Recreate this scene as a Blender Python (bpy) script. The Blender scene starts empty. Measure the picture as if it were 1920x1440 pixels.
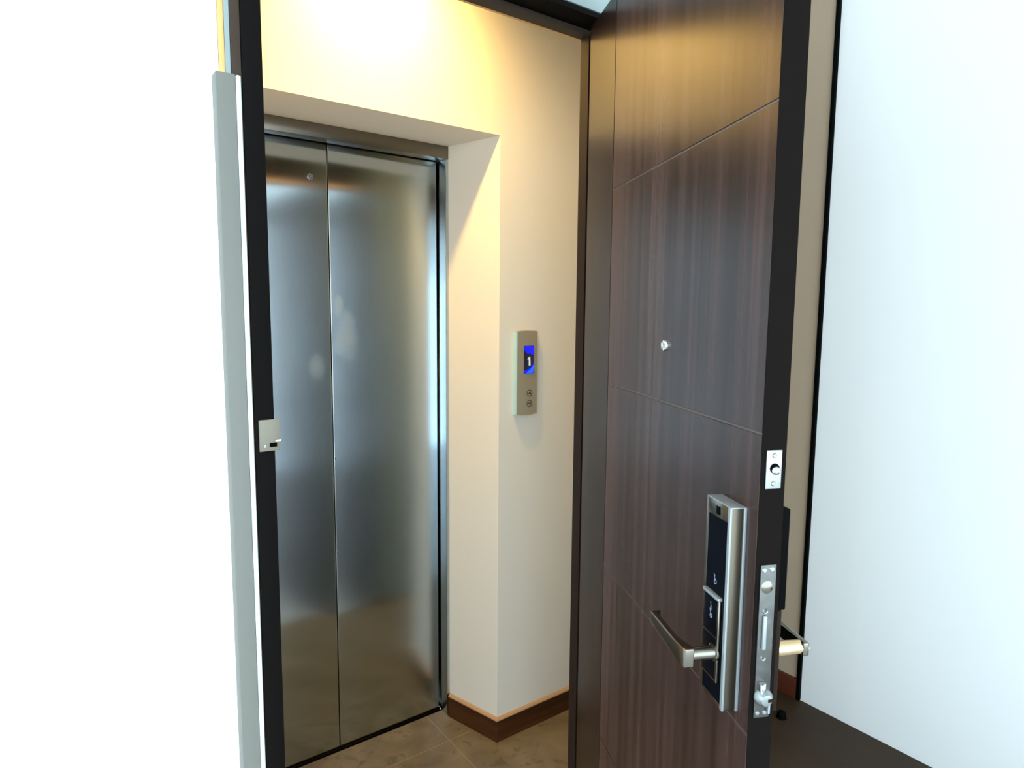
import bpy, bmesh, math
from mathutils import Matrix, Vector
PI = math.pi
R = math.radians
S = bpy.context.scene
C = S.collection

# ------------------------------------------------------------------ camera
cd = bpy.data.cameras.new('camera'); cam = bpy.data.objects.new('camera', cd); C.objects.link(cam)
yaw, pitch, roll = R(36.07), R(-6.27), R(0.446)
cy, sy, cp, sp = math.cos(yaw), math.sin(yaw), math.cos(pitch), math.sin(pitch)
fw = Vector((sy*cp, cy*cp, sp)); rt = Vector((cy, -sy, 0)); up = rt.cross(fw)
r2 = rt*math.cos(roll) + up*math.sin(roll); u2 = up*math.cos(roll) - rt*math.sin(roll)
cam.matrix_world = Matrix(((r2.x, u2.x, -fw.x, 0), (r2.y, u2.y, -fw.y, 0), (r2.z, u2.z, -fw.z, 1.5), (0, 0, 0, 1)))
cd.sensor_fit = 'HORIZONTAL'; cd.sensor_width = 36; cd.lens = 36*1217/1920; cd.clip_start = 0.02
S.camera = cam

# ------------------------------------------------------------------ world (overcast daylight), exposure
w = bpy.data.worlds.new('overcast_daylight'); S.world = w; w.use_nodes = True
bg = w.node_tree.nodes['Background']
bg.inputs[0].default_value = (0.74, 0.91, 1.0, 1); bg.inputs[1].default_value = 5.0
S.view_settings.view_transform = 'Standard'; S.view_settings.look = 'None'
S.view_settings.exposure = 0.0; S.view_settings.gamma = 1.0; S.view_settings.use_curve_mapping = False

# warm downlight in the lobby ceiling
LAMP = Vector((0.78, 1.50, 2.545))
ld = bpy.data.lights.new('lobby_downlight_bulb', 'SPOT'); lo = bpy.data.objects.new('lobby_downlight_bulb', ld); C.objects.link(lo)
ld.energy = 70; ld.color = (1.0, 0.64, 0.18); ld.spot_size = R(152); ld.spot_blend = 1.0; ld.shadow_soft_size = 0.03
lo.location = LAMP; lo.rotation_euler = (R(28), 0, 0)

# ------------------------------------------------------------------ materials
def srgb(r, g, b):
    f = lambda v: (v/255/12.92) if v/255 <= 0.04045 else ((v/255+0.055)/1.055)**2.4
    return (f(r), f(g), f(b), 1)
def new_mat(name):
    m = bpy.data.materials.new(name); m.use_nodes = True
    return m, m.node_tree.nodes, m.node_tree.links, m.node_tree.nodes['Principled BSDF']
def plain(name, col, rough=0.5, metal=0.0, spec=0.5, noise=0.0, scale=8.0, bump=0.0):
    m, N, L, B = new_mat(name)
    B.inputs['Base Color'].default_value = col; B.inputs['Roughness'].default_value = rough
    B.inputs['Metallic'].default_value = metal; B.inputs['Specular IOR Level'].default_value = spec
    if noise or bump:
        tc = N.new('ShaderNodeTexCoord'); nz = N.new('ShaderNodeTexNoise')
        nz.inputs['Scale'].default_value = scale; nz.inputs['Detail'].default_value = 4
        L.new(tc.outputs['Object'], nz.inputs['Vector'])
        if noise:
            mx = N.new('ShaderNodeMix'); mx.data_type = 'RGBA'
            mx.inputs['A'].default_value = [c*(1-noise) for c in col[:3]]+[1]
            mx.inputs['B'].default_value = [min(1, c*(1+noise)) for c in col[:3]]+[1]
            L.new(nz.outputs['Fac'], mx.inputs['Factor']); L.new(mx.outputs['Result'], B.inputs['Base Color'])
        if bump:
            bp = N.new('ShaderNodeBump'); bp.inputs['Strength'].default_value = bump; bp.inputs['Distance'].default_value = 0.002
            L.new(nz.outputs['Fac'], bp.inputs['Height']); L.new(bp.outputs['Normal'], B.inputs['Normal'])
    return m
def emit(name, col, s):
    m, N, L, B = new_mat(name)
    B.inputs['Base Color'].default_value = (0, 0, 0, 1)
    B.inputs['Emission Color'].default_value = col; B.inputs['Emission Strength'].default_value = s
    return m
def streaky(name, c1, c2, c3, rough, spec, sx=60.0, sz=1.2, bump=0.12):
    """vertical wood grain: long streaks along z"""
    m, N, L, B = new_mat(name)
    tc = N.new('ShaderNodeTexCoord'); mp = N.new('ShaderNodeMapping'); mp.inputs['Scale'].default_value = (sx, sx, sz)
    L.new(tc.outputs['Object'], mp.inputs['Vector'])
    n1 = N.new('ShaderNodeTexNoise'); n1.inputs['Scale'].default_value = 1.0; n1.inputs['Detail'].default_value = 7; n1.inputs['Roughness'].default_value = 0.6
    L.new(mp.outputs['Vector'], n1.inputs['Vector'])
    mp2 = N.new('ShaderNodeMapping'); mp2.inputs['Scale'].default_value = (sx*0.17, sx*0.17, sz*0.25)
    L.new(tc.outputs['Object'], mp2.inputs['Vector'])
    n2 = N.new('ShaderNodeTexNoise'); n2.inputs['Scale'].default_value = 1.0; n2.inputs['Detail'].default_value = 3
    L.new(mp2.outputs['Vector'], n2.inputs['Vector'])
    cr = N.new('ShaderNodeValToRGB'); e = cr.color_ramp.elements
    e[0].position = 0.40; e[0].color = c1; e[1].position = 0.62; e[1].color = c3
    mid = cr.color_ramp.elements.new(0.5); mid.color = c2
    ad = N.new('ShaderNodeMath'); ad.operation = 'MULTIPLY_ADD'; ad.inputs[1].default_value = 0.55
    sb = N.new('ShaderNodeMath'); sb.operation = 'MULTIPLY'; sb.inputs[1].default_value = 0.45
    L.new(n2.outputs['Fac'], sb.inputs[0]); L.new(n1.outputs['Fac'], ad.inputs[0]); L.new(sb.outputs[0], ad.inputs[2])
    L.new(ad.outputs[0], cr.inputs['Fac']); L.new(cr.outputs['Color'], B.inputs['Base Color'])
    bp = N.new('ShaderNodeBump'); bp.inputs['Strength'].default_value = bump; bp.inputs['Distance'].default_value = 0.0006
    L.new(n1.outputs['Fac'], bp.inputs['Height']); L.new(bp.outputs['Normal'], B.inputs['Normal'])
    B.inputs['Roughness'].default_value = rough; B.inputs['Specular IOR Level'].default_value = spec
    return m

M = {}
M['white_wall'] = plain('white_wall_paint', (0.93, 0.93, 0.93, 1), 0.9, spec=0.1)
M['grey_wall'] = plain('pale_grey_blue_wall_paint', (0.30, 0.36, 0.36, 1), 0.8, spec=0.1, noise=0.03)
M['lobby_wall'] = plain('cream_wall_paint', (0.84, 0.78, 0.69, 1), 0.75, spec=0.2, noise=0.02, scale=3, bump=0.05)
M['alcove_wall'] = plain('beige_wall_paint', (0.47, 0.36, 0.26, 1), 0.8, spec=0.2, noise=0.03)
M['orange_glow'] = plain('honey_glow_paint', (0.75, 0.42, 0.14, 1), 0.6)  # warm lamplight put into the colour of made-up strips
M['ceiling'] = plain('ceiling_paint', (0.8, 0.8, 0.78, 1), 0.9, spec=0.1)
M['veneer'] = streaky('dark_walnut_veneer', srgb(40, 27, 25), srgb(57, 40, 37), srgb(78, 57, 53), 0.27, 0.36, 46.0, 1.0)
M['stile'] = streaky('dark_walnut_stile_veneer', srgb(26, 16, 14), srgb(38, 25, 22), srgb(54, 36, 32), 0.27, 0.36, 34.0, 1.0)
M['groove'] = plain('groove_highlight', srgb(92, 84, 82), 0.4)  # grey lifted above the veneer: light on the groove bevels as colour
M['edge'] = plain('dark_edge_band', srgb(19, 14, 12), 0.8, spec=0.06, noise=0.1, scale=30)
M['frame'] = plain('black_brown_frame_paint', srgb(17, 14, 13), 0.7, spec=0.06, noise=0.1, scale=20)
M['frame_brown'] = plain('brown_casing_paint', srgb(62, 50, 41), 0.6, spec=0.2)
M['stop_brown'] = plain('dark_brown_stop_paint', srgb(36, 24, 20), 0.5, spec=0.3)
M['bevel_glint'] = plain('tan_bevel_glint', srgb(196, 152, 110), 0.5)  # light caught on the skirting bevel, painted as tan
M['skirt'] = streaky('brown_wood_skirting', srgb(46, 24, 9), srgb(66, 34, 14), srgb(84, 46, 20), 0.4, 0.4, 3, 60)
M['dark_skirt'] = plain('red_brown_skirting', srgb(78, 30, 10), 0.5)
M['room_floor'] = plain('dark_brown_floor_covering', srgb(52, 38, 24), 0.55, spec=0.25, noise=0.25, scale=6)
M['chrome'] = plain('chrome', (0.82, 0.83, 0.84, 1), 0.12, 1.0)
M['satin'] = plain('satin_nickel', (0.24, 0.22, 0.185, 1), 0.2, 1.0)
M['lockside'] = plain('brushed_lock_side', (0.135, 0.115, 0.085, 1), 0.3, 1.0)
M['plate'] = plain('zinc_plate', (0.34, 0.37, 0.37, 1), 0.38, 1.0, noise=0.1, scale=90)
M['oldplate'] = plain('worn_plate', (0.13, 0.13, 0.125, 1), 0.42, 1.0, noise=0.35, scale=70, bump=0.3)
M['keep'] = plain('nickel_keep', (0.22, 0.195, 0.15, 1), 0.5, 0.3)
M['gold'] = plain('brass_tinted_nickel', (0.85, 0.62, 0.36, 1), 0.22, 1.0)
M['black_glass'] = plain('black_glass', (0.002, 0.003, 0.006, 1), 0.3, spec=0.03)
M['black'] = plain('black_plastic', (0.002, 0.002, 0.002, 1), 0.6, spec=0.03)
M['hole'] = plain('dark_hole', (0.003, 0.003, 0.003, 1), 0.9, spec=0.0)
M['bronze'] = plain('dark_bronze_plastic', srgb(34, 24, 15), 0.6, spec=0.1)
M['silverwhite'] = plain('light_silver_paint', (0.33, 0.37, 0.39, 1), 0.35, 0.4)
M['cab'] = plain('grey_green_lacquer', (0.17, 0.17, 0.15, 1), 0.45, spec=0.2, noise=0.04, scale=1.5)
M['cabedge'] = plain('bright_white_edge', (0.68, 0.84, 0.86, 1), 0.35)
M['panel_face'] = plain('champagne_panel', (0.40, 0.355, 0.27, 1), 0.45, 0.35)
M['panel_side'] = plain('pale_blue_side', (0.50, 0.74, 0.76, 1), 0.3, 0.2)
M['blue'] = emit('blue_screen', (0.004, 0.008, 1.0, 1), 1.0)
M['lightblue'] = emit('light_blue_screen', (0.01, 0.16, 1.0, 1), 1.0)
M['darkscreen'] = plain('dark_screen', (0.02, 0.02, 0.05, 1), 0.2)
M['digit'] = emit('white_digit', (0.72, 0.82, 0.80, 1), 0.9)
M['icon'] = emit('blue_key_icon', (0.45, 0.6, 1.0, 1), 0.6)
M['icon_dim'] = emit('grey_key_icon', (0.35, 0.55, 0.6, 1), 0.4)
M['lamp'] = emit('lamp_diffuser', (1.0, 0.72, 0.40, 1), 12)
M['shiny'] = plain('lens_glass', (0.55, 0.68, 0.70, 1), 0.08, 0.9)
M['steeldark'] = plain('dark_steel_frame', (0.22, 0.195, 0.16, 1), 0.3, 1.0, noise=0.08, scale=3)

# brushed stainless steel, slightly wavy sheet
def steel():
    m, N, L, B = new_mat('brushed_stainless_steel')
    B.inputs['Base Color'].default_value = (0.55, 0.63, 0.68, 1); B.inputs['Metallic'].default_value = 1.0
    B.inputs['Roughness'].default_value = 0.24
    B.inputs['Anisotropic'].default_value = 1.0; tg = N.new('ShaderNodeCombineXYZ'); tg.inputs[0].default_value = 1.0; L.new(tg.outputs[0], B.inputs['Tangent'])
    tc = N.new('ShaderNodeTexCoord'); mp = N.new('ShaderNodeMapping'); mp.inputs['Scale'].default_value = (420, 420, 6)
    L.new(tc.outputs['Object'], mp.inputs['Vector'])
    n1 = N.new('ShaderNodeTexNoise'); n1.inputs['Scale'].default_value = 1; n1.inputs['Detail'].default_value = 3
    L.new(mp.outputs['Vector'], n1.inputs['Vector'])
    n2 = N.new('ShaderNodeTexNoise'); n2.inputs['Scale'].default_value = 5.0; n2.inputs['Detail'].default_value = 0
    L.new(tc.outputs['Object'], n2.inputs['Vector'])
    b1 = N.new('ShaderNodeBump'); b1.inputs['Strength'].default_value = 0.006; b1.inputs['Distance'].default_value = 0.0003
    L.new(n1.outputs['Fac'], b1.inputs['Height'])
    b2 = N.new('ShaderNodeBump'); b2.inputs['Strength'].default_value = 0.5; b2.inputs['Distance'].default_value = 0.004
    L.new(n2.outputs['Fac'], b2.inputs['Height']); L.new(b1.outputs['Normal'], b2.inputs['Normal'])
    L.new(b2.outputs['Normal'], B.inputs['Normal'])
    mr = N.new('ShaderNodeMapRange'); mr.inputs['To Min'].default_value = 0.155; mr.inputs['To Max'].default_value = 0.185
    L.new(n1.outputs['Fac'], mr.inputs['Value'])
    # greasy hand marks, where fingers have touched the doors
    val = mr.outputs['Result']
    sx = N.new('ShaderNodeSeparateXYZ'); L.new(tc.outputs['Object'], sx.inputs[0])
    nd = N.new('ShaderNodeTexNoise'); nd.inputs['Scale'].default_value = 24; L.new(tc.outputs['Object'], nd.inputs['Vector'])
    mask = None
    for (x, z, a, b) in ((0.708, 1.322, 0.022, 0.034), (0.786, 1.515, 0.012, 0.03), (0.81, 1.42, 0.035, 0.06)):
        mx = N.new('ShaderNodeCombineXYZ')
        for comp, c0, s0, i in (('X', x, a, 0), ('Z', z, b, 1)):
            t = N.new('ShaderNodeMath'); t.operation = 'SUBTRACT'; t.inputs[1].default_value = c0; L.new(sx.outputs[comp], t.inputs[0])
            d = N.new('ShaderNodeMath'); d.operation = 'DIVIDE'; d.inputs[1].default_value = s0; L.new(t.outputs[0], d.inputs[0])
            L.new(d.outputs[0], mx.inputs[i])
        ln = N.new('ShaderNodeVectorMath'); ln.operation = 'LENGTH'; L.new(mx.outputs[0], ln.inputs[0])
        wob = N.new('ShaderNodeMath'); wob.operation = 'MULTIPLY_ADD'; wob.inputs[1].default_value = 1.2; L.new(nd.outputs['Fac'], wob.inputs[0]); L.new(ln.outputs['Value'], wob.inputs[2])
        rr = N.new('ShaderNodeMapRange'); rr.inputs['From Min'].default_value = 2.0; rr.inputs['From Max'].default_value = 1.0
        L.new(wob.outputs[0], rr.inputs['Value'])
        if mask is None: mask = rr.outputs['Result']
        else:
            mm = N.new('ShaderNodeMath'); mm.operation = 'MAXIMUM'; L.new(mask, mm.inputs[0]); L.new(rr.outputs['Result'], mm.inputs[1]); mask = mm.outputs[0]
    ra = N.new('ShaderNodeMath'); ra.operation = 'MULTIPLY_ADD'; ra.inputs[1].default_value = 0.08
    L.new(mask, ra.inputs[0]); L.new(val, ra.inputs[2]); L.new(ra.outputs[0], B.inputs['Roughness'])
    cm = N.new('ShaderNodeMix'); cm.data_type = 'RGBA'; cm.inputs['A'].default_value = (0.55, 0.63, 0.68, 1); cm.inputs['B'].default_value = (0.42, 0.43, 0.42, 1)
    L.new(mask, cm.inputs['Factor']); L.new(cm.outputs['Result'], B.inputs['Base Color'])
    return m
M['steel'] = steel()

# lobby tile: brown-grey with cloudy veins and grey scuffs
def tile_mat():
    m, N, L, B = new_mat('brown_grey_stone_tile')
    g = N.new('ShaderNodeNewGeometry')
    n1 = N.new('ShaderNodeTexNoise'); n1.inputs['Scale'].default_value = 5; n1.inputs['Detail'].default_value = 6; n1.inputs['Distortion'].default_value = 1.2
    L.new(g.outputs['Position'], n1.inputs['Vector'])
    cr = N.new('ShaderNodeValToRGB'); e = cr.color_ramp.elements
    e[0].position = 0.3; e[0].color = srgb(108, 92, 70); e[1].position = 0.7; e[1].color = srgb(142, 124, 98)
    L.new(n1.outputs['Fac'], cr.inputs['Fac'])
    n2 = N.new('ShaderNodeTexNoise'); n2.inputs['Scale'].default_value = 11; n2.inputs['Detail'].default_value = 5; n2.inputs['Distortion'].default_value = 2.5
    L.new(g.outputs['Position'], n2.inputs['Vector'])
    r2_ = N.new('ShaderNodeValToRGB'); q = r2_.color_ramp.elements
    q[0].position = 0.56; q[0].color = (0, 0, 0, 1); q[1].position = 0.66; q[1].color = (0.7, 0.7, 0.7, 1)
    L.new(n2.outputs['Fac'], r2_.inputs['Fac'])
    mx = N.new('ShaderNodeMix'); mx.data_type = 'RGBA'; mx.inputs['B'].default_value = srgb(92, 82, 64)
    L.new(r2_.outputs['Color'], mx.inputs['Factor']); L.new(cr.outputs['Color'], mx.inputs['A']); L.new(mx.outputs['Result'], B.inputs['Base Color'])
    B.inputs['Roughness'].default_value = 0.4; B.inputs['Specular IOR Level'].default_value = 0.4
    return m
M['tile'] = tile_mat()
M['grout'] = plain('pale_brown_grout', srgb(170, 142, 110), 0.9)

# ------------------------------------------------------------------ mesh helpers
def link(name, me, mat, parent=None, loc=None):
    o = bpy.data.objects.new(name, me); C.objects.link(o)
    if mat: me.materials.append(mat)
    if parent is not None: o.parent = parent
    if loc is not None: o.location = loc
    return o
def bm_box(bm, x0, x1, y0, y1, z0, z1):
    v = [bm.verts.new(p) for p in ((x0,y0,z0),(x1,y0,z0),(x1,y1,z0),(x0,y1,z0),(x0,y0,z1),(x1,y0,z1),(x1,y1,z1),(x0,y1,z1))]
    for f in ((3,2,1,0),(4,5,6,7),(0,1,5,4),(1,2,6,5),(2,3,7,6),(3,0,4,7)): bm.faces.new([v[i] for i in f])
def fin(bm, name, mat, parent=None, bevel=0.0, seg=2, smooth=False):
    bmesh.ops.recalc_face_normals(bm, faces=bm.faces[:])
    if bevel > 0:
        es = [e for e in bm.edges if len(e.link_faces) == 2 and e.calc_face_angle(0) > 0.5]
        bmesh.ops.bevel(bm, geom=es, offset=bevel, segments=seg, profile=0.6, affect='EDGES', clamp_overlap=True)
    me = bpy.data.meshes.new(name); bm.to_mesh(me); bm.free()
    if smooth:
        for p in me.polygons: p.use_smooth = True
        me.set_sharp_from_angle(angle=R(40))
    return link(name, me, mat, parent)
def box(name, x0, x1, y0, y1, z0, z1, mat, parent=None, bevel=0.0, seg=2):
    bm = bmesh.new(); bm_box(bm, min(x0,x1), max(x0,x1), min(y0,y1), max(y0,y1), min(z0,z1), max(z0,z1))
    return fin(bm, name, mat, parent, bevel, seg, smooth=bevel > 0)
def boxes(name, lst, mat, parent=None, bevel=0.0):
    bm = bmesh.new()
    for b in lst: bm_box(bm, *b)
    return fin(bm, name, mat, parent, bevel)
def prism(name, pts, z0, z1, mat, parent=None, bevel=0.0, seg=2):
    """extrude an XY outline between z0 and z1"""
    bm = bmesh.new()
    a = [bm.verts.new((x, y, z0)) for x, y in pts]; b = [bm.verts.new((x, y, z1)) for x, y in pts]
    bm.faces.new(a[::-1]); bm.faces.new(b); n = len(pts)
    for i in range(n): bm.faces.new((a[i], a[(i+1) % n], b[(i+1) % n], b[i]))
    return fin(bm, name, mat, parent, bevel, seg, smooth=bevel > 0)
def lathe(name, prof, axis, center, mat, parent=None, n=32):
    """revolve (radius, height) about an axis 'x','y','z' through center"""
    bm = bmesh.new(); rings = []
    for r, h in prof:
        ring = []
        for i in range(n if r > 1e-6 else 1):
            a = 2*PI*i/n; p = (r*math.cos(a), r*math.sin(a), h)
            if axis == 'y': p = (p[0], p[2], p[1])
            elif axis == 'x': p = (p[2], p[0], p[1])
            ring.append(bm.verts.new(Vector(center)+Vector(p)))
        rings.append(ring)
    for a, b in zip(rings, rings[1:]):
        if len(a) == 1 and len(b) == 1: continue
        for i in range(n):
            j = (i+1) % n
            if len(a) == 1: bm.faces.new((a[0], b[i], b[j]))
            elif len(b) == 1: bm.faces.new((a[i], a[j], b[0]))
            else: bm.faces.new((a[i], a[j], b[j], b[i]))
    return fin(bm, name, mat, parent, smooth=True)
def tag(o, label, cat, group=None, kind=None):
    o['label'] = label; o['category'] = cat
    if group: o['group'] = group
    if kind: o['kind'] = kind
    return o
def empty(name, loc=(0, 0, 0), rz=0.0):
    o = bpy.data.objects.new(name, None); C.objects.link(o); o.location = loc; o.rotation_euler = (0, 0, rz); o.empty_display_size = 0.1
    return o
ST = 'structure'

# ------------------------------------------------------------------ dimensions
FY = 1.756            # lobby face of the lift wall
CX = 1.2257           # right corner of the lift recess
SOF = 2.061           # soffit height of the recess
LY = 2.031            # face of the lift doors
FX = 1.165            # right outer edge of the lift's steel surround
RX0, RX1 = 0.318, 1.095   # rebate of the entrance frame
SX0, SX1 = 0.3255, 1.074  # stops
XR = 2.33             # right wall

# ------------------------------------------------------------------ setting: floors
fl = empty('floor'); tag(fl, 'brown grey stone tile floor of the small lift lobby', 'floor', kind=ST)
box('grout_bed', 0.0, 1.95, 1.16, 2.02, -0.03, -0.0008, M['grout'], fl)
box('tile_slab', 0.0, 1.95, 2.021, 2.03, -0.03, -0.002, M['hole'], fl)
me_cache = {}
gx = [-0.112, 0.488, 1.088, 1.688]; gy = [1.251, 1.851]
xs = [0.0] + [g for g in gx if 0.0 < g < 1.95] + [1.95]; ys = [1.16] + [g for g in gy if 1.16 < g < 2.02] + [2.02]
for i in range(len(xs)-1):
    for j in range(len(ys)-1):
        box('tile', xs[i]+0.0014, xs[i+1]-0.0014, ys[j]+0.0014, ys[j+1]-0.0014, -0.0006, 0.0, M['tile'], fl, bevel=0.0003, seg=1)
f2 = box('floor', 1.751, XR, -2.4, 1.16, -0.03, 0.0, M['room_floor']); tag(f2, 'dark brown floor on the room side behind the open door', 'floor', kind=ST)
f3 = box('floor', 1.951, XR, 1.16, 2.2, -0.03, 0.0, M['room_floor']); tag(f3, 'dark brown floor strip in the recess beside the beige wall', 'floor', kind=ST)

M['room_tile'] = plain('pale_grey_room_floor', (0.42, 0.41, 0.40, 1), 0.35, spec=0.4, noise=0.08, scale=4)
f4 = box('floor', -3.2, 1.75, -2.4, 1.1595, -0.03, 0.0, M['room_tile']); tag(f4, 'pale grey floor of the room in front of the doorway', 'floor', kind=ST)
wp = box('wall_left', -3.3, -3.2, -2.4, 1.16, 0, 0.9, M['white_wall']); tag(wp, 'unseen low white wall added to cut daylight at the open room side', 'wall', kind=ST)  # added unseen wall, cuts the low daylight mirrored in the lift doors
# setting: lobby walls
wf = empty('wall_far'); tag(wf, 'cream plastered wall around the recessed lift doorway', 'wall', kind=ST)
RL = 0.305            # left corner of recess (hidden by the jamb)
prism('wall_block', [(CX, FY), (1.95, FY), (1.95, 2.2), (FX, 2.2), (FX, 1.978)], 0, 2.6, M['lobby_wall'], wf)
prism('wall_block', [(0.1, FY), (RL, FY), (0.353, 1.978), (0.353, 2.2), (0.1, 2.2)], 0, 2.6, M['lobby_wall'], wf)
prism('lintel', [(RL, FY), (CX, FY), (FX, 1.978), (FX, 2.2), (0.353, 2.2), (0.353, 1.978)], SOF, 2.6, M['lobby_wall'], wf)
wl = box('wall_left', 0.1, 0.24, 1.2225, FY-0.0005, 0, 2.6, M['lobby_wall']); tag(wl, 'short cream side wall of the lobby hidden left of the lift', 'wall', kind=ST)
wr = box('wall_right', 1.80, 1.95, 1.211, FY-0.0005, 0, 2.6, M['lobby_wall']); tag(wr, 'short cream side wall of the lobby right of the call panel', 'wall', kind=ST)
ce = box('ceiling', 0.1, 1.95, 1.211, FY-0.0005, 2.562, 2.66, M['ceiling']); tag(ce, 'white ceiling of the lobby above the lift doors', 'ceiling', kind=ST)
# room side
wn = empty('wall_near'); tag(wn, 'pale grey blue wall above and beside the dark door frame', 'wall', kind=ST)
box('wall_block', 0.2637, 0.2705, 1.135, 1.21, 0, 2.7, M['grey_wall'], wn)
box('wall_block', 0.2705, 1.78, 1.122, 1.21, 2.165, 2.7, M['grey_wall'], wn)
box('wall_block', 1.122, 1.78, 1.122, 1.21, 0, 2.165, M['grey_wall'], wn)
t3 = box('glow_strip', 0.2585, 0.2632, 1.14, 1.18, 0, 2.7, M['orange_glow']); tag(t3, 'narrow honey coloured strip left of the door frame, warm lamp glow as colour', 'trim', kind=ST)  # invented strip, warm glow on the wall put into its colour
ww = box('wall_left', -3.2, 0.258, 1.16, 1.21, 0, 2.7, M['white_wall']); tag(ww, 'plain bright white wall left of the honey glow strip', 'wall', kind=ST)
wb = box('wall_right', XR, XR+0.1, 1.2785, 2.2, 0, 2.7, M['alcove_wall']); tag(wb, 'beige wall seen past the open door edge', 'wall', kind=ST)
wx = box('wall_right', XR, XR+0.1, -2.4, 1.2635, 0, 2.7, M['white_wall']); tag(wx, 'plain bright white wall at the far right', 'wall', kind=ST)
wk = box('wall_far', 1.9505, XR, 2.1, 2.2, 0, 2.7, M['alcove_wall']); tag(wk, 'beige end wall of the recess behind the door', 'wall', kind=ST)
c2 = box('ceiling', -3.2, XR+0.1, -2.4, 1.12, 2.702, 2.8, M['ceiling']); tag(c2, 'white ceiling of the room on the near side', 'ceiling', kind=ST)
c3 = box('ceiling', 1.951, XR+0.1, 1.122, 2.2, 2.702, 2.8, M['ceiling']); tag(c3, 'white ceiling of the recess behind the door', 'ceiling', kind=ST)
t4 = box('trim_4', XR-0.012, XR+0.09, 1.264, 1.2782, 0, 2.7, M['black'], bevel=0.002); tag(t4, 'black vertical trim ending the beige wall', 'trim', kind=ST)

# skirtings
def skirting(name, p0, p1, nrm, e0, e1, h, t, mat, label, glint=True):
    """board along p0->p1 (XY on the wall), standing out along nrm; e0/e1 shift of the outer face ends"""
    d = (Vector(p1)-Vector(p0)).normalized()
    bm = bmesh.new(); rows = []
    for p, e in ((Vector(p0), e0), (Vector(p1), e1)):
        pr = [(0.0005, 0), (t, 0), (t, h-0.009), (t*0.8, h-0.004), (t*0.3, h), (0.0005, h)]
        rows.append([bm.verts.new((p.x+nrm[0]*a+d.x*e*a/t, p.y+nrm[1]*a+d.y*e*a/t, z)) for a, z in pr])
    n = 6
    for i in range(n): bm.faces.new((rows[0][i], rows[0][(i+1) % n], rows[1][(i+1) % n], rows[1][i]))
    bm.faces.new(rows[0][::-1]); bm.faces.new(rows[1])
    o = fin(bm, name, mat)
    if glint:   # pale bead painted along the board top, light on its bevel
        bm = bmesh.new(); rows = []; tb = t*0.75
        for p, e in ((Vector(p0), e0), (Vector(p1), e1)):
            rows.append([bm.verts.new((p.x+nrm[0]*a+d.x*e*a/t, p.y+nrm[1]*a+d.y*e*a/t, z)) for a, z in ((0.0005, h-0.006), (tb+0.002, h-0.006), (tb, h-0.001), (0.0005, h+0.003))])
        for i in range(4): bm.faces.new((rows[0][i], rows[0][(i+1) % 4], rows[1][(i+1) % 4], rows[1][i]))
        bm.faces.new(rows[0][::-1]); bm.faces.new(rows[1]); b = fin(bm, 'top_glint', M['bevel_glint'], o); b['label'] = 'light on the bevel painted as a tan bead'
    return tag(o, label, 'skirting', kind=ST)
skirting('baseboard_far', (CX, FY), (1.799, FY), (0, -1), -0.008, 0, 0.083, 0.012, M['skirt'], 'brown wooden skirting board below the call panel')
dv = Vector((CX-FX, FY-1.978)).normalized()
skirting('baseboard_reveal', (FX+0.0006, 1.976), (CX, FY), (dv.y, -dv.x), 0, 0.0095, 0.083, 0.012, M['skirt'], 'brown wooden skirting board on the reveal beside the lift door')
tag(box('baseboard_right', XR-0.014, XR-0.0005, 1.2787, 2.099, 0.0005, 0.083, M['dark_skirt'], bevel=0.002), 'dark red brown skirting on the beige wall', 'skirting', kind=ST)

# ------------------------------------------------------------------ lift surround and doors
ls = empty('trim_2', (0.76, 1.98, 0)); tag(ls, 'brushed steel surround of the lift doorway', 'lift frame', kind=ST)
def inl(o): o.location = -Vector((0.76, 1.98, 0)); return o
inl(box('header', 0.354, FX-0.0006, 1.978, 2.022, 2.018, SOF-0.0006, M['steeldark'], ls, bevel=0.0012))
inl(box('frame_jamb', 1.1535, FX-0.0006, 1.978, 2.15, 0.0, 2.0175, M['steel'], ls, bevel=0.0012))
inl(box('frame_jamb', 0.354, 0.366, 1.978, 2.15, 0.0, 2.0175, M['steel'], ls, bevel=0.0012))
inl(box('header_track', 0.3665, 1.153, 2.062, 2.15, 1.99, 2.0605, M['hole'], ls))
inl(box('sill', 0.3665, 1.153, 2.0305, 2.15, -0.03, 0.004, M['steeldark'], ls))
inl(box('shaft_backing', 0.354, 1.164, 2.151, 2.19, 0.0, 2.06, M['hole'], ls))
def lift_panel(name, x0, x1, label):
    o = box(name, x0, x1, LY, LY+0.028, 0.009, 2.045, M['steel'], None, bevel=0.0022, seg=3)
    return tag(o, label, 'lift door', kind=ST)
d2 = lift_panel('door_2', 0.369, 0.7572, 'left stainless steel lift door panel with the round keyhole')
d3 = lift_panel('door_3', 0.7602, 1.1475, 'right stainless steel lift door panel beside the white reveal')
box('seam_strip', 0.7572, 0.7598, LY+0.004, LY+0.03, 0.009, 2.04, M['hole'], d2)
ks = lathe('keyhole', [(0, 0.001), (0.0035, 0.001), (0.004, -0.002), (0.0085, -0.002), (0.0095, 0.001)], 'y', (0.705, LY-0.001, 1.912), M['chrome'], d2, 24)
ks['label'] = 'small round chrome keyhole'
lathe('keyhole_plug', [(0, -0.0035), (0.0025, -0.003), (0.003, 0)], 'y', (0.705, LY-0.001, 1.912), M['digit'] and M['silverwhite'], d2, 16)
for z in (1.02, 0.70):
    lathe('screw', [(0, -0.0012), (0.0022, -0.0008), (0.003, 0.0005)], 'y', (0.7645, LY-0.0002, z), M['steeldark'], d3, 12)

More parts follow.
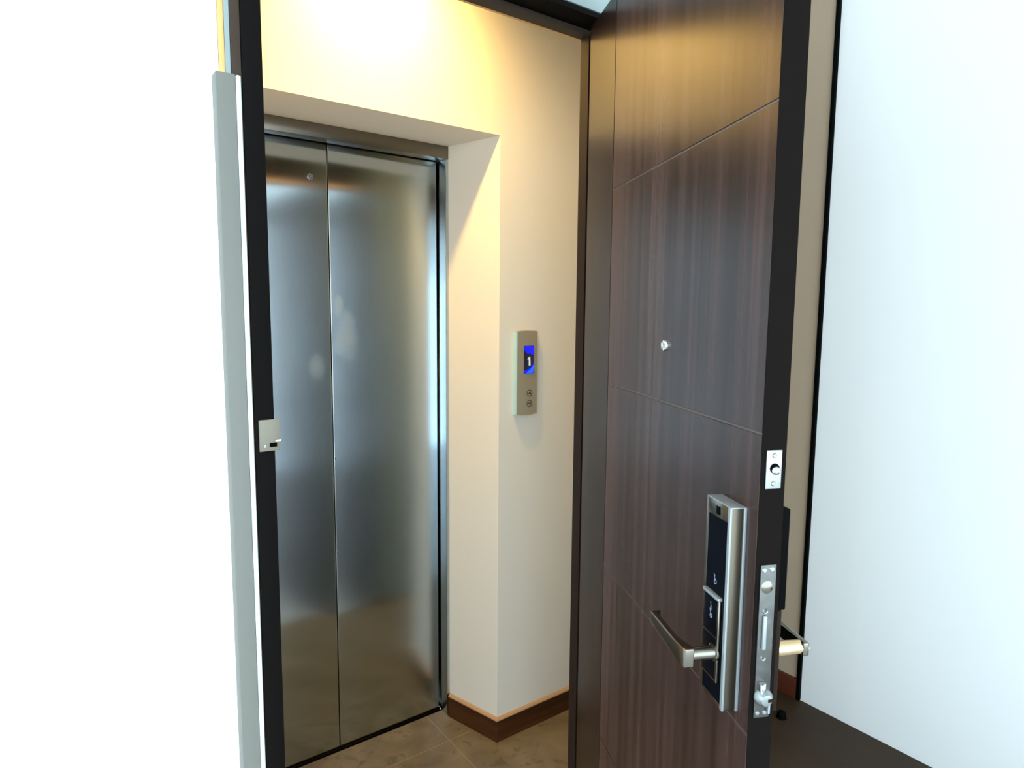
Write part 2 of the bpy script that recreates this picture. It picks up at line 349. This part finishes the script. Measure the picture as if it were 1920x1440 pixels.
# ------------------------------------------------------------------ call panel
cpn = empty('lift_call_panel', (1.322, FY, 1.297)); tag(cpn, 'slim champagne lift call panel with blue display on the cream wall', 'call panel')
px0, px1, pz0, pz1 = 1.2835, 1.3725, 1.157, 1.437
def front(x):   # bowed face of the panel: depth in front of the wall (local y negative)
    u = (x-(px0+px1)/2)/((px1-px0)/2)
    return -(0.0165+0.0045*(1-u*u))
def bowed(name, x0, x1, z0, z1, d0, d1, mat, parent, n=12, arc=0.0, zr=None):
    """slab that follows the bow, from depth d0 behind to d1 in front of the face"""
    bm = bmesh.new(); rows = []
    for i in range(n+1):
        x = x0+(x1-x0)*i/n; u = 2*i/n-1; y = front(x)
        zt = z1+arc*(1-u*u); zb = z0-arc*(1-u*u)
        rows.append([bm.verts.new((x-1.322, yy, zz-1.297)) for yy, zz in ((y-d1, zb), (y-d1, zt), (d0 if d0 == -0.0005 else y-d0, zt), (d0 if d0 == -0.0005 else y-d0, zb))])
    for a, b in zip(rows, rows[1:]):
        for k in range(4): bm.faces.new((a[k], a[(k+1) % 4], b[(k+1) % 4], b[k]))
    bm.faces.new(rows[0][::-1]); bm.faces.new(rows[-1])
    return fin(bm, name, mat, parent, smooth=True)
bowed('housing', px0+0.0045, px1, pz0, pz1, -0.0005, 0.0, M['panel_face'], cpn, 16, 0.003)
sd = bowed('side_trim', px0, px0+0.0042, pz0, pz1, -0.0005, 0.0008, M['panel_side'], cpn, 3); sd['label'] = 'pale blue side trim'
scr = bowed('display', 1.3125, 1.3555, 1.296, 1.3895, -0.0003, 0.0006, M['darkscreen'], cpn, 8); scr['label'] = 'blue lit display showing floor one'
def poly_on(name, pts, mat, parent, lift=0.0012):
    bm = bmesh.new(); fr = [bm.verts.new((x-1.322, front(x)-lift, z-1.297)) for x, z in pts]; bk = [bm.verts.new((x-1.322, front(x)-lift+0.0008, z-1.297)) for x, z in pts]
    bm.faces.new(fr); bm.faces.new(bk[::-1]); n = len(pts)
    for i in range(n): bm.faces.new((fr[i], bk[i], bk[(i+1) % n], fr[(i+1) % n]))
    return fin(bm, name, mat, parent)
poly_on('screen_band', [(1.3135, 1.3885), (1.3545, 1.3885), (1.3545, 1.357), (1.340, 1.363), (1.326, 1.363), (1.3135, 1.374)], M['blue'], scr, 0.0026)
poly_on('screen_band', [(1.3135, 1.297), (1.3545, 1.297), (1.3545, 1.333), (1.342, 1.318), (1.328, 1.311), (1.3135, 1.306)], M['blue'], scr, 0.0026)
poly_on('screen_band', [(1.320, 1.2975), (1.348, 1.2975), (1.3535, 1.312), (1.3535, 1.325), (1.342, 1.313), (1.333, 1.308)], M['lightblue'], scr, 0.0033)
poly_on('digit_one', [(1.331, 1.323), (1.3385, 1.323), (1.3365, 1.353), (1.3325, 1.353), (1.3255, 1.346), (1.327, 1.3425), (1.331, 1.3445)], M['digit'], scr, 0.0036)
for i, z in enumerate((1.229, 1.193)):
    b = lathe('call_button', [(0, -0.0012), (0.0085, -0.0012), (0.0098, 0), (0.0098, 0.003)], 'y', (1.338-1.322, front(1.338), z-1.297), M['panel_face'], cpn, 24)
    s = 1 if i == 0 else -1
    lathe('button_rim', [(0.0098, 0.0005), (0.0104, -0.0012), (0.0113, -0.0012), (0.0119, 0.0005)], 'y', (1.338-1.322, front(1.338), z-1.297), M['bronze'], b, 24)
    bm = bmesh.new(); cx_, cz_, yy = 1.338-1.322, z-1.297, front(1.338)-0.0014
    pts = [(-0.006, -0.004*s), (0.0, 0.005*s), (0.006, -0.004*s), (0.003, -0.004*s), (0.0, 0.0005*s), (-0.003, -0.004*s)]
    a = [bm.verts.new((cx_+p, yy-0.0006, cz_+q)) for p, q in pts]; bb = [bm.verts.new((cx_+p, yy+0.0003, cz_+q)) for p, q in pts]
    bm.faces.new(a); bm.faces.new(bb[::-1])
    for k in range(6): bm.faces.new((a[k], bb[k], bb[(k+1) % 6], a[(k+1) % 6]))
    fin(bm, 'arrow', M['bronze'], b)

# ------------------------------------------------------------------ downlight
dl = empty('ceiling_downlight', (LAMP.x, LAMP.y, 2.56)); tag(dl, 'round recessed warm downlight in the lobby ceiling above the lift', 'downlight')
lathe('trim_ring', [(0.036, 0.0018), (0.038, -0.006), (0.046, -0.006), (0.05, 0.0018)], 'z', (0, 0, 0), M['silverwhite'], dl, 32)
lathe('diffuser', [(0, -0.001), (0.035, -0.001), (0.035, 0.0018), (0, 0.0018)], 'z', (0, 0, 0), M['lamp'], dl, 32)

# ------------------------------------------------------------------ entrance frame
ef = empty('trim_1', (0.7, 1.16, 0)); tag(ef, 'black brown entrance door frame around the view of the lift', 'door frame', kind=ST)
def ine(o): o.location = -Vector((0.7, 1.16, 0)); return o
FT = 1.128            # front face
ine(box('jamb', 0.286, RX0, FT, 1.209, 0, 2.1515, M['frame'], ef, bevel=0.0015))
ine(box('stop', RX0, SX0, 1.181, 1.209, 0, 2.14, M['frame'], ef))
ine(box('jamb', RX1, 1.12, FT, 1.209, 0, 2.1515, M['frame'], ef, bevel=0.0015))
ine(box('stop', SX1, RX1, 1.181, 1.209, 0, 2.14, M['stop_brown'], ef))
ine(box('head', 0.286, 1.12, FT-0.004, 1.209, 2.1525, 2.164, M['frame'], ef, bevel=0.0015))
ine(box('head_stop', RX0, RX1, 1.181, 1.209, 2.1405, 2.1522, M['frame_brown'], ef))
o = ine(box('casing', 0.271, 0.2855, 1.131, 1.209, 0, 2.16, M['frame_brown'], ef, bevel=0.001)); o['label'] = 'brown outer casing strip'
ine(box('lobby_architrave', 1.0955, 1.255, 1.2105, 1.222, 0, 2.4, M['frame'], ef, bevel=0.001))
ine(box('lobby_transom', 0.25, 1.095, 1.2105, 1.222, 2.165, 2.4, M['frame'], ef, bevel=0.001))
o = ine(box('lobby_glint', 0.30, 1.09, 1.2105, 1.218, 2.141, 2.156, M['orange_glow'], ef, bevel=0.001)); o['label'] = 'added honey coloured bead along the head'  # unseen strip added so the lift doors reflect a bright line
# keeps on the left jamb
sk = ine(box('strike_plate', 0.2915, 0.3255, 1.1235, 1.1278, 1.262, 1.316, M['keep'], ef, bevel=0.001)); sk['label'] = 'nickel roller keep on the left jamb'
box('slot', 0.2985, 0.3015, 1.1225, 1.1236, 1.2685, 1.2735, M['silverwhite'], sk)
box('slot', 0.308, 0.320, 1.1225, 1.1236, 1.2685, 1.2755, M['hole'], sk)
box('lip', 0.317, 0.3275, 1.1205, 1.1236, 1.2765, 1.281, M['chrome'], sk, bevel=0.001)
sk = ine(box('strike_plate', 0.3185, 0.3275, 1.176, 1.1805, 0.955, 1.125, M['plate'], ef, bevel=0.001)); sk['label'] = 'long nickel strike plate edge'

# ------------------------------------------------------------------ tall cabinet at the left
CYF = 0.90
cb = empty('upright_panel', (0.2, CYF+0.012, 0)); tag(cb, 'tall grey green panel with a bright white edge at the left door jamb', 'panel')
def inc(o): o.location = -Vector((0.2, CYF+0.012, 0)); return o
inc(box('board', 0.1965, 0.2195, CYF, CYF+0.024, 0.0, 1.7965, M['cab'], cb, bevel=0.001))
o = inc(box('edge_strip', 0.22, 0.2262, CYF-0.001, CYF+0.025, 0.0, 1.796, M['cabedge'], cb, bevel=0.0022, seg=3)); o['label'] = 'bright white edge strip'

# ------------------------------------------------------------------ entrance door leaf (local x to the free edge, local y to the room side, z up)
W_, TH, HT = 0.773, 0.034, 2.148
door = empty('door_1', (1.0603, 1.1603, 0), R(-115.55)); tag(door, 'open dark walnut entrance door with grooved panels and digital lock', 'door', kind=ST)
G = 0.0016   # half groove
box('core', 0.001, W_-0.0015, 0.0014, TH-0.003, 0.008, HT-0.001, M['groove'], door)
box('room_side_face', 0.0, W_-0.001, TH-0.003, TH, 0.008, HT, M['edge'], door)
box('edge_band', W_-0.0015, W_, 0.0, TH, 0.008, HT, M['edge'], door)
box('hinge_stile', 0.0, 0.1775-G, -0.0002, 0.0013, 0.008, HT, M['stile'], door, bevel=0.0005, seg=1)
zz = [HT+G, 1.755, 1.3505, 0.9455, 0.541, 0.137, 0.008-G]
for a, b in zip(zz, zz[1:]):
    box('door_panel', 0.1775+G, W_-0.0016, -0.0002, 0.0013, b+G, a-G, M['veneer'], door, bevel=0.0006, seg=1)
for z in (1.85, 1.1, 0.3):
    lathe('hinge', [(0, 0.05), (0.0055, 0.05), (0.0055, -0.05), (0, -0.05)], 'z', (-0.006, TH+0.001, z), M['satin'], door, 16)
# peephole
ph = lathe('peephole', [(0, -0.002), (0.0052, -0.0022), (0.0058, -0.0055), (0.0085, -0.005), (0.010, -0.0015), (0.010, 0.0)], 'y', (0.470, 0.0, 1.447), M['chrome'], door, 32); ph['label'] = 'round chrome peephole'
lathe('lens', [(0, -0.0048), (0.003, -0.004), (0.0052, -0.0018)], 'y', (0.470, 0.0, 1.447), M['shiny'], ph, 24)
# roller catch plate on the free edge
X0 = W_
rc = box('roller_catch', X0, X0+0.002, 0.0058, 0.0272, 1.2805, 1.3305, M['plate'], door, bevel=0.0008); rc['label'] = 'nickel roller catch plate on the door edge'
lathe('cup', [(0.0066, 0.0002), (0.0066, 0.0008), (0, 0.0008)], 'x', (X0+0.0018, 0.0175, 1.307), M['hole'], rc, 24)
lathe('roller', [(0, 0.0066), (0.003, 0.006), (0.005, 0.004), (0.0058, 0.0)], 'x', (X0+0.002, 0.0185, 1.3045), M['chrome'], rc, 24)
for z in (1.3235, 1.2875): lathe('screw', [(0, 0.001), (0.0026, 0.0008), (0.0034, 0)], 'x', (X0+0.002, 0.0165, z), M['satin'], rc, 16)
# mortise lock forend
ml = box('mortise_lock_plate', X0, X0+0.0025, 0.0055, 0.0275, 0.972, 1.181, M['oldplate'], door, bevel=0.0012); ml['label'] = 'long worn metal lock faceplate on the door edge'
xe = X0+0.0025
for y, z, r in ((0.0105, 1.174, 0.0035), (0.021, 1.175, 0.0038), (0.0105, 0.979, 0.003), (0.021, 0.979, 0.0034)):
    lathe('screw', [(0, 0.0012), (r*0.8, 0.001), (r, 0)], 'x', (xe, y, z), M['plate'], ml, 16)
lathe('wax_seal', [(0, 0.001), (0.006, 0.001), (0.0085, 0)], 'x', (xe, 0.0155, 1.151), M['satin'], ml, 24)
o = box('deadbolt', xe, xe+0.0035, 0.011, 0.016, 1.068, 1.113, M['silverwhite'], ml, bevel=0.001)
for z, r in ((1.119, 0.004), (1.055, 0.0038)):
    lathe('screw', [(r*0.45, 0.0006), (r*0.8, 0.0016), (r, 0)], 'x', (xe, 0.0145, z), M['plate'], ml, 16)
prism('latch_bolt', [(xe, 0.009), (xe, 0.021), (xe+0.004, 0.019), (xe+0.009, 0.0105)], 1.0, 1.022, M['chrome'], ml, bevel=0.0015)
lathe('latch_nose', [(0, 0.0125), (0.0075, 0.0115), (0.0115, 0.006), (0.0125, 0)], 'x', (xe, 0.0165, 1.002), M['plate'], ml, 24)
box('latch_slot', xe+0.0105, xe+0.0128, 0.0175, 0.029, 1.0005, 1.0042, M['bronze'], ml)
boxes('guide_rail', [(xe, xe+0.004, 0.0235, 0.0262, 0.979, 1.0)], M['silverwhite'], ml)

# digital lock on the lobby face
LX0, LX1, LZ0, LZ1, LP = 0.6815, 0.7455, 0.9655, 1.2475, 0.0225
lock = empty('digital_lock'); lock.parent = door; lock['label'] = 'silver digital lock with black keypad glass'
box('lock_body', LX0, LX1, -LP, -0.0005, LZ0, LZ1, M['lockside'], lock, bevel=0.0022, seg=3)
box('lock_backplate', LX0-0.001, LX1+0.0018, -0.0045, -0.0003, LZ0-0.001, LZ1+0.001, M['silverwhite'], lock, bevel=0.001)
box('top_cap', LX0-0.0006, LX1+0.0006, -LP-0.0006, -0.003, LZ1-0.0012, LZ1+0.0012, M['silverwhite'], lock, bevel=0.0011)
box('front_frame', LX0, LX0+0.0065, -LP-0.0012, -LP+0.002, LZ0, LZ1, M['satin'], lock, bevel=0.0005)
box('front_frame', LX1-0.006, LX1, -LP-0.0012, -LP+0.002, LZ0, LZ1, M['silverwhite'], lock, bevel=0.0005)
o = box('front_cap', LX0+0.0065, LX1-0.006, -LP-0.0012, -LP+0.002, LZ1-0.021, LZ1, M['satin'], lock, bevel=0.0004)
box('front_foot', LX0+0.0065, LX1-0.006, -LP-0.001, -LP+0.002, LZ0, LZ0+0.006, M['satin'], lock, bevel=0.0004)
box('keypad_glass', LX0+0.0068, LX1-0.0063, -LP-0.0008, -LP+0.0015, LZ0+0.0062, LZ1-0.0212, M['black_glass'], lock)
box('camera_window', 0.7095, 0.7195, -LP-0.0019, -LP-0.0009, 1.2305, 1.2415, M['black'], lock, bevel=0.0004)
def bar(name, x0, x1, z0, z1, mat, d=0.004):
    return box(name, x0, x1, -LP-0.0008-d, -LP-0.0007, z0, z1, mat, lock, bevel=0.0006)
bar('cover_rim', 0.6905, 0.7345, 1.1155, 1.120, M['silverwhite'], 0.006)
bar('cover_rim', 0.7305, 0.7345, 1.0, 1.1155, M['satin'], 0.005)
bar('cover_rim', 0.6905, 0.7305, 1.0585, 1.061, M['satin'], 0.003)
bar('cover_rim', 0.6905, 0.7305, 0.998, 1.0, M['satin'], 0.003)
box('cover_glass', 0.6905, 0.7304, -LP-0.0035, -LP-0.0009, 1.0002, 1.1152, M['black_glass'], lock, bevel=0.0006)
def icon(x, z, s, mat, off):
    bm = bmesh.new()
    def seg(xa, za, xb, zb, t):
        d = Vector((xb-xa, zb-za)); d.normalize(); p = Vector((-d.y, d.x))*t/2
        q = [(xa+p.x, za+p.y), (xb+p.x, zb+p.y), (xb-p.x, zb-p.y), (xa-p.x, za-p.y)]
        y = -LP-off
        a = [bm.verts.new((u, y-0.0003, v)) for u, v in q]; b = [bm.verts.new((u, y, v)) for u, v in q]
        bm.faces.new(a); bm.faces.new(b[::-1])
        for k in range(4): bm.faces.new((a[k], b[k], b[(k+1) % 4], a[(k+1) % 4]))
    n = 8
    for i in range(n):
        a0, a1 = 2*PI*i/n, 2*PI*(i+1)/n
        seg(x+s*0.45*math.cos(a0), z-s*0.4+s*0.45*math.sin(a0), x+s*0.45*math.cos(a1), z-s*0.4+s*0.45*math.sin(a1), s*0.22)
    seg(x-s*0.1, z, x-s*0.6, z+s*1.2, s*0.2); seg(x-s*0.45, z+s*0.85, x-s*0.1, z+s*0.95, s*0.18)
    return fin(bm, 'key_icon', mat, lock)
icon(0.714, 1.138, 0.0065, M['icon'], 0.001)
icon(0.711, 1.088, 0.006, M['icon'], 0.0037); icon(0.711, 1.099, 0.005, M['icon_dim'], 0.0037)
# lever handle (flat bar, bent once)
lev = lathe('lever_handle', [(0, -LP-0.0035), (0.0125, -LP-0.0035), (0.0125, -LP-0.006), (0.0095, -LP-0.007), (0.0088, -0.072), (0, -0.072)], 'y', (0.7245, 0, 1.040), M['satin'], door, 32)
lev['label'] = 'satin metal lever handle'
bm = bmesh.new()
def levring(x, y0, y1, z0, z1):
    return [bm.verts.new(p) for p in ((x, y0, z0), (x, y1, z0), (x, y1, z1), (x, y0, z1))]
rg = [levring(0.735, -0.0745, -0.061, 1.0265, 1.0525), levring(0.728, -0.0765, -0.0605, 1.0265, 1.0525), levring(0.700, -0.0765, -0.0665, 1.0285, 1.0515),
      levring(0.670, -0.0750, -0.0655, 1.0295, 1.0505), levring(0.640, -0.0735, -0.0640, 1.0305, 1.0495), levring(0.612, -0.0725, -0.0625, 1.031, 1.049), levring(0.6095, -0.066, -0.0545, 1.031, 1.049)]
for a, b in zip(rg, rg[1:]):
    for k in range(4): bm.faces.new((a[k], a[(k+1) % 4], b[(k+1) % 4], b[k]))
bm.faces.new(rg[0][::-1]); bm.faces.new(rg[-1])
fin(bm, 'lever_arm', M['satin'], lev, bevel=0.0022, seg=3, smooth=True)
# room side lock unit and lever
rl = empty('room_side_lock'); rl.parent = door; rl['label'] = 'black lock unit with lever on the room side'
box('battery_cover', 0.680, 0.745, TH+0.0003, 0.0645, 1.102, 1.243, M['black'], rl, bevel=0.003, seg=3)
box('lower_housing', 0.680, 0.743, TH+0.0003, 0.061, 0.955, 1.1015, M['bronze'], rl, bevel=0.003, seg=3)
lathe('spindle', [(0, 0.0612), (0.0105, 0.0612), (0.0095, 0.112), (0, 0.112)], 'y', (0.7245, 0, 1.036), M['gold'], rl, 32)
box('lever_arm', 0.612, 0.735, 0.102, 0.112, 1.026, 1.046, M['satin'], rl, bevel=0.003, seg=3)

# door stop on the room floor
ds = lathe('door_stop', [(0, 0.022), (0.013, 0.022), (0.016, 0.018), (0.016, 0.003), (0.020, 0.0), (0, 0.0)], 'z', (2.168, 1.245, 0.0005), M['black'], None, 24)
tag(ds, 'small round black door stop on the dark brown floor', 'door stop')
